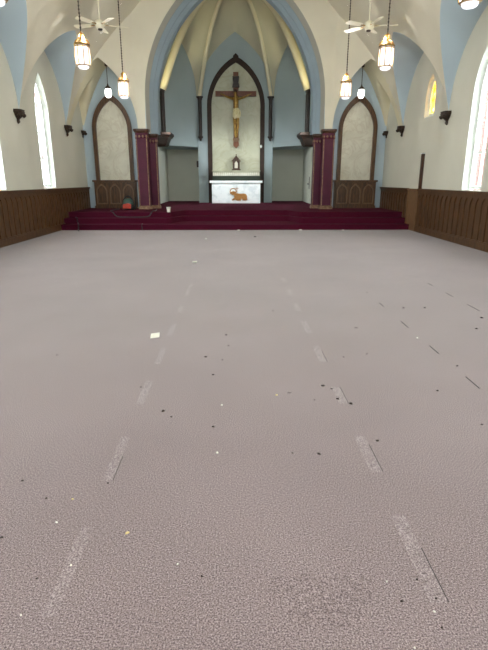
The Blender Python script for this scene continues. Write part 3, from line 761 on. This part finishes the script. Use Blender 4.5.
# ------------------------------------------------------------------ hanging lanterns
def ztop(x, y):
    for y0, y1 in BAYS:
        if y0 <= y <= y1: return max(bar_z(x), ZS+archz(y-y0, (y1-y0)/2, 2.42))
    return bar_z(x)
LZ = 3.92; HT = ztop(3.3, 11.85)
t = thing('hanging_lantern', (-3.3, 11.85, LZ), '', 'lantern', 'glass lanterns on rods')
X, Y = -3.3, 11.85
def lantern_size(mb):
    mb.v = [Vector((X, Y, LZ))+p*0.86 for p in mb.v]; return mb
gl = MB(); gl.lathe([(.160, .08), (.176, .13), (.184, .30), (.180, .44), (.172, .52)], (0, 0, 0), 16); lantern_size(gl).build('glass_shade', LAMPG, t)
bt = MB(); bt.lathe([(.03, 0), (.10, .01), (.125, .03), (.13, .06), (.15, .08)], (0, 0, 0), 16); lantern_size(bt).build('glass_bowl', LAMPG, t)
cg = MB()
for k in range(8):
    a = 2*PI*(k+.5)/8; cg.tube([(r*math.cos(a), r*math.sin(a), z) for r, z in ((.165, .08), (.181, .13), (.189, .30), (.185, .44), (.176, .52))], .013, 5)
for r, z in ((.163, .08), (.180, .50)):
    cg.lathe([(r, -.012), (r+.012, 0), (r, .012)], (0, 0, z), 16)
lantern_size(cg).build('cage', BRASS, t)
cp = MB(); cp.lathe([(.165, .52), (.20, .525), (.205, .555), (.19, .57), (.12, .60), (.07, .64), (.05, .66)], (0, 0, 0), 16); lantern_size(cp).build('cap', BRASS, t)
sc = MB()
for k in range(6):
    a = 2*PI*k/6; sc.tube([(r*math.cos(a), r*math.sin(a), z) for r, z in ((.19, .57), (.15, .64), (.09, .66), (.05, .72), (.06, .78), (.02, .82))], .014, 6)
sc.lathe([(.02, .64), (.045, .70), (.02, .76), (.03, .80), (.012, .86)], (0, 0, 0), 10); lantern_size(sc).build('scroll_crown', GOLD, t)
ch = MB(); n = 40; ch.tube([(X, Y, LZ+.72), (X, Y, HT+.05)], .012, 6)
for k in range(n):
    z = LZ+.78+(HT-LZ-.83)*k/n; ch.lathe([(.012, 0), (.022, .02), (.012, .04)], (X, Y, z), 6)
ch.build('chain', BRONZE, t)
MB().lathe([(.02, -.12), (.06, -.08), (.09, -.02), (.09, .12)], (X, Y, HT), 12).build('ceiling_rose', BRONZE, t)
def lantern_bulb_and_fill(x, y):
    ld = bpy.data.lights.new('lantern_bulb_and_fill', 'POINT'); ld.energy = LANTERN_W; ld.color = (1.0, 0.96, 0.9); ld.shadow_soft_size = 0.0
    for dx, z in ((0, 0.26), (-0.07 if x > 0 else 0.07, 0.62)):      # one in the glass, one added above the cap to brighten the vault
        o = bpy.data.objects.new('lantern_bulb_and_fill', ld); col.objects.link(o); o.location = (x+dx, y, LZ+z)
for y in (7.8, 11.85, 15.9):
    for sx in (-3.3, 3.3): lantern_bulb_and_fill(sx, y)
t['label'] = 'lit glass lantern hanging on the left, in front of the left ceiling fan'
copy_tree(t, (3.3, 11.85, LZ), 'lit glass lantern hanging on the right, in front of the right ceiling fan')
copy_tree(t, (-3.3, 15.9, LZ), 'smaller looking lit lantern on the left, hanging between fan and chancel arch')
copy_tree(t, (3.3, 15.9, LZ), 'smaller looking lit lantern on the right, hanging between fan and chancel arch')
copy_tree(t, (3.3, 7.8, LZ), 'lit glass lantern cut off by the top edge at the far right')
copy_tree(t, (-3.3, 7.8, LZ), 'lit glass lantern cut off by the top left corner')
# small globes in the side bays
X, Y = -4.5, 19.0; zt = small_a(4.5)
zt = max(zt, ZS+archz(19.0-18.75, .73, 1.65))
t = thing('small_pendant', (X, Y, 4.4), 'small lit pendant lamp hanging above the left marble niche', 'pendant lamp', 'small pendants over the niches')
MB().lathe([(.02, 0), (.08, .02), (.115, .10), (.12, .20), (.09, .30)], (X, Y, 4.4), 14).build('glass_globe', LAMPS, t)
MB().lathe([(.10, .29), (.11, .30), (.10, .34), (.03, .40), (.02, .46)], (X, Y, 4.4), 14).build('cap', BRONZE, t)
MB().tube([(X, Y, 4.84), (X, Y, zt+.03)], .012, 6).build('rod', BRONZE, t)
MB().lathe([(.02, -.07), (.06, -.05), (.07, .05)], (X, Y, zt), 12).build('ceiling_rose', BRONZE, t)
copy_tree(t, (-X, Y, 4.4), 'small lit pendant lamp hanging above the right marble niche')

# ceiling fans
FX, FY, FZ = -3.5, 14.4, 5.42
t = thing('ceiling_fan', (FX, FY, FZ), 'ivory ceiling fan on a thin rod, left side of the vault', 'ceiling fan', 'ceiling fans')
MB().lathe([(.03, -.06), (.09, -.05), (.13, 0), (.14, .08), (.10, .13), (.04, .16)], (FX, FY, FZ), 18).build('motor', FANW, t)
MB().lathe([(.02, -.10), (.055, -.09), (.06, -.055)], (FX, FY, FZ), 14).build('switch_cap', NEARBLK, t)
zt = bar_z(FX)
MB().tube([(FX, FY, FZ+.15), (FX, FY, zt+.03)], .014, 8).build('down_rod', FANW, t)
MB().lathe([(.03, -.12), (.07, -.06), (.08, .1)], (FX, FY, zt), 12).build('ceiling_cup', FANW, t)
for k in range(5):
    a = 2*PI*k/5+0.35; u = Vector((math.cos(a), math.sin(a), 0)); v = Vector((-math.sin(a), math.cos(a), 0.22)).normalized(); w = u.cross(v)
    bf = Fr((FX, FY, FZ+.04), u, v, w)
    b = MB(); b.prism([(.22, -.05), (.30, -.07), (.66, -.085), (.72, -.07), (.74, 0), (.72, .07), (.66, .085), (.30, .07), (.22, .05)], -.006, .006, 0, bf)
    bl = b.build('blade', FANW, t)
    MB().box((.11, -.02, -.012), (.26, .02, .004), 0, bf).build('blade_iron', BRASS, bl)
copy_tree(t, (3.5, FY, FZ), 'ivory ceiling fan on a thin rod, right side of the vault', rz=0.75)

# ------------------------------------------------------------------ things left on the steps
MX, MY = -4.05, 19.0
t = thing('carpet_cleaner', (MX, MY, PLAT), 'small black and orange-red machine with arched handle on the top step by the left column', 'cleaning machine')
b = MB(); b.lathe([(.22, 0), (.25, .03), (.25, .14), (.21, .18)], (MX, MY, PLAT), 18, sy=0.8); b.build('base', BLACK, t)
b = MB(); b.lathe([(.20, .18), (.21, .22), (.17, .34), (.09, .40), (.0, .41)], (MX, MY, PLAT), 18, sy=0.8); b.build('tank', TEAL, t)
b = MB(); b.prism([(-.17, .05), (.13, .05), (.15, .2), (.02, .24), (-.15, .2)], 0, .05, 0, front(MX, MY-.17, PLAT)); b.build('front_cover', RED, t)
b = MB(); b.tube([(MX+.19*math.cos(q), MY, PLAT+.17+.32*math.sin(q)) for q in [PI*k/14 for k in range(15)]], .028, 8); b.build('handle', BLACK, t)
b = MB(); b.tube([(MX+.25, MY+.06, PLAT+.02), (MX+.26, MY+.06, PLAT+.46)], .022, 8); b.build('wand', BLACK, t)
hp = [(-4.35, 18.8, .565), (-4.42, 18.0, .565), (-4.38, 17.6, .565), (-4.3, 17.42, .565), (-4.22, 17.34, .50), (-4.1, 17.28, .40), (-3.9, 17.2, .385), (-3.5, 17.12, .385), (-3.15, 17.2, .385), (-3.0, 17.30, .41), (-2.93, 17.36, .5), (-2.88, 17.46, .57), (-2.84, 17.8, .565), (-2.9, 18.4, .565)]
def smooth(path, n=6):
    P = [Vector(p) for p in path]; out = []
    for k in range(len(P)-1):
        p0, p1, p2, p3 = P[max(k-1, 0)], P[k], P[k+1], P[min(k+2, len(P)-1)]
        for j in range(n):
            u = j/n; out.append(0.5*((2*p1)+(p2-p0)*u+(2*p0-5*p1+4*p2-p3)*u*u+(3*p1-p0-3*p2+p3)*u**3))
    return out+[P[-1]]
def single(name, mb, m, label, cat, grp=None): return tag(rest_on_own_origin(mb.build(name, m)), label, cat, grp)
single('hose', MB().tube(smooth(hp), .018, 8), GREYT, 'thin grey hose looped over the maroon steps in front of the left columns', 'hose')
single('power_cord', MB().tube(smooth([(-5.5, 17.2, .37), (-5.38, 16.98, .37), (-5.36, 16.92, .25), (-5.3, 16.8, .195), (-5.22, 16.52, .195), (-5.2, 16.47, .1), (-5.2, 16.42, .02), (-5.12, 16.2, .018)]), .02, 8), BLACK,
       'dark cord trailing down the left end of the maroon steps to the floor', 'cord')
single('cable_end', MB().tube(smooth([(-3.12, 16.7, .192), (-3.12, 16.52, .192), (-3.11, 16.48, .12), (-3.1, 16.46, .03), (-3.08, 16.4, .015)]), .012, 8), BLACK,
       'short thin dark cable hanging over the bottom step below the left columns', 'cord')
t = thing('paper_cup', (-2.33, 17.6, .354), 'small white cup standing on the steps, right of the left columns', 'cup')
MB().lathe([(.055, 0), (.075, .16)], (-2.33, 17.42, PLAT), 14).build('cup_wall', PAPER, t)
MB().lathe([(.078, .155), (.082, .165), (.078, .175)], (-2.33, 17.42, PLAT), 14).build('rim', WHITE, t)

# ------------------------------------------------------------------ scraps and crumbs left on the carpet
SCRAPS = [
    (-0.870, 4.990, 0.0944, 'paper', 'white square scrap of paper lying left of the middle, largest scrap on the carpet'),
    (-0.840, 9.910, 0.0939, 'paper', 'small white paper scrap far up the left row of faded strips'),
    (-0.110, 3.300, 0.0244, 'chip', 'small white chip in the middle of the carpet, alone right of the dark crumbs'),
    (-0.520, 1.940, 0.0244, 'ychip', 'pale yellow chip lying right of the second faded strip on the left'),
    (-0.860, 2.200, 0.0184, 'ychip', 'small yellow-white chip left of the faded strip on the left'),
    (-0.830, 1.490, 0.0093, 'chip', 'tiny white speck near the bottom left corner of the carpet'),
    (-0.720, 1.740, 0.0128, 'chip', 'tiny white speck on the nearest left faded strip'),
    (-0.260, 1.740, 0.0128, 'chip', 'tiny white speck below the pale yellow chip, left of centre'),
    (-0.120, 2.640, 0.0223, 'chip', 'tiny white fleck on bare carpet left of the lone black crumb'),
    (0.310, 3.470, 0.0257, 'ychip', 'small cream chip beside a dark sliver, right of centre'),
    (0.620, 1.630, 0.0104, 'chip', 'tiny white speck left of the nearest right faded strip'),
    (0.760, 1.480, 0.0126, 'chip', 'tiny white speck just below the nearest right faded strip'),
    (0.630, 1.330, 0.0113, 'chip', 'white flake at the bottom edge of the picture on the right'),
    (-0.880, 2.020, 0.0148, 'chip', 'faint white fleck left of the nearest left faded strip'),
    (0.090, 16.400, 0.1104, 'chip', 'white scrap at the foot of the steps in front of the altar'),
    (2.150, 16.400, 0.1242, 'chip', 'white scrap at the foot of the steps right of the altar'),
    (3.560, 16.400, 0.0755, 'chip', 'tiny white scrap at the foot of the steps below the right columns'),
    (-0.850, 13.960, 0.0765, 'chip', 'tiny white scrap on the carpet a little before the steps, left of the altar'),
    (1.910, 4.870, 0.0259, 'chip', 'faint white fleck among the carpet cuts on the right'),
]
CRUMBS = [
    (-0.530, 3.210, 0.0338, 'dark dry leaf crumb below the faded strips left of the white paper scrap'),
    (-0.460, 3.120, 0.0197, None),
    (-0.290, 4.330, 0.0311, 'dark crumb on bare carpet midway right of the white paper scrap'),
    (-0.200, 3.890, 0.0246, None),
    (-0.130, 4.250, 0.0224, None),
    (-0.110, 5.010, 0.0296, None),
    (-0.080, 4.650, 0.0216, None),
    (-0.770, 3.640, 0.0230, 'dark crumb on the third faded strip on the left'),
    (-0.160, 2.970, 0.0251, 'small dark twiggy bit below the white chip in the middle'),
    (0.500, 2.620, 0.0278, 'lone black crumb right of centre between the two rows of strips'),
    (0.340, 2.630, 0.0145, 'tiny brown crumb just left of the lone black crumb'),
    (0.900, 2.770, 0.0293, 'black crumb beside the second faded strip on the right'),
    (1.590, 3.530, 0.0262, 'dark crumb on the right, below the long carpet cut'),
    (0.700, 3.640, 0.0354, 'largest of the dark leaf bits by the third right strip'),
    (0.760, 3.580, 0.0227, None),
    (0.770, 3.390, 0.0317, 'dark leaf bit at the left of the small right cluster'),
    (0.850, 3.310, 0.0385, 'curled dark leaf bit at the right end of the small cluster'),
    (0.590, 3.380, 0.0172, None),
    (0.410, 3.510, 0.0370, 'thin dark sliver beside the small cream chip'),
    (1.350, 5.250, 0.0556, 'thin dark sliver between the right strips and the cuts'),
    (-1.190, 2.370, 0.0198, 'dark crumb near the left edge of the picture'),
    (-1.000, 2.210, 0.0139, None),
    (-0.710, 2.340, 0.0148, 'dark crumb at the lower end of the second left strip'),
    (-1.100, 1.920, 0.0202, 'dark crumb at the very left edge of the picture'),
    (-0.840, 1.670, 0.0104, None),
    (-0.150, 1.670, 0.0141, 'brown crumb alone in the near middle of the carpet'),
    (0.650, 1.530, 0.0130, 'brown crumb left of the nearest right strip'),
    (0.750, 1.640, 0.0139, 'dark bit on the edge of the nearest right strip'),
    (0.790, 1.540, 0.0131, 'dark bit lying on the end of the nearest right strip'),
    (0.760, 1.410, 0.0120, 'brown crumb at the bottom right below the strip'),
    (2.970, 5.640, 0.0432, 'dark crumb at the right edge of the picture, far back'),
    (2.690, 5.190, 0.0331, None),
    (2.460, 6.130, 0.0391, None),
    (2.180, 6.130, 0.0326, None),
    (0.560, 14.440, 0.0793, 'dark crumb a little before the altar steps'),
    (0.470, 6.010, 0.0279, None),
    (1.010, 4.310, 0.0219, None),
    (1.250, 4.390, 0.0223, None),
    (-1.710, 4.410, 0.0222, None),
    (1.980, 4.060, 0.0259, None),
    (1.670, 2.970, 0.0221, 'dark crumb at the right edge, below the long carpet cut'),
]
def flake(x, y, w, k):
    mb = MB(); rz = random.uniform(0, PI); n = 7
    pts = []
    for i in range(n):
        a = 2*PI*i/n; r = w/2*random.uniform(0.7, 1.1); u, v = r*math.cos(a), r*math.sin(a)*0.75
        pts.append((x+u*math.cos(rz)-v*math.sin(rz), y+u*math.sin(rz)+v*math.cos(rz)))
    h = max(0.006, w*0.28); top = mb.vert((x+w*.05, y, h)); lo = [mb.vert((a, b, 0.001)) for a, b in pts]
    md = [mb.vert((x+(a-x)*0.8, y+(b-y)*0.8, h*random.uniform(.5, 1.0))) for a, b in pts]
    for i in range(n):
        j = (i+1) % n
        mb.f += [[lo[i], lo[j], md[j], md[i]], [md[i], md[j], top]]; mb.m += [0, 0]; mb.sm += [False, False]
    mb.f.append(lo[::-1]); mb.m.append(0); mb.sm.append(False)
    return mb
for x, y, w, k, lab in SCRAPS:
    if k == 'paper':
        mb = MB(); a = 0.25
        q = [(x+(u*math.cos(a)-v*math.sin(a))*w/2, y+(u*math.sin(a)+v*math.cos(a))*w*0.85) for u, v in ((-1, -1), (.95, -.9), (1, 1), (-.9, .95))]
        mb.prism(q, 0.002, 0.010, 0)
        single('paper_scrap', mb, PAPER, lab, 'paper scrap')
    else: single('chip', flake(x, y, w, k), YCHIP if k == 'ychip' else PAPER, lab, 'chip', 'pale chips on the carpet')
for x, y, w, lab in CRUMBS:
    thin = lab and 'sliver' in lab
    mb = flake(x, y, w*(1.0 if not thin else 0.5), 'd')
    if thin: mb.v = [Vector((x+(p.x-x)*2.2, y+(p.y-y)*0.6, p.z*0.6)) for p in mb.v]
    single('leaf_crumb', mb, DARKCR, lab or 'tiny dark leaf crumb lying loose on the mauve carpet', 'crumb', 'dark crumbs on the carpet')
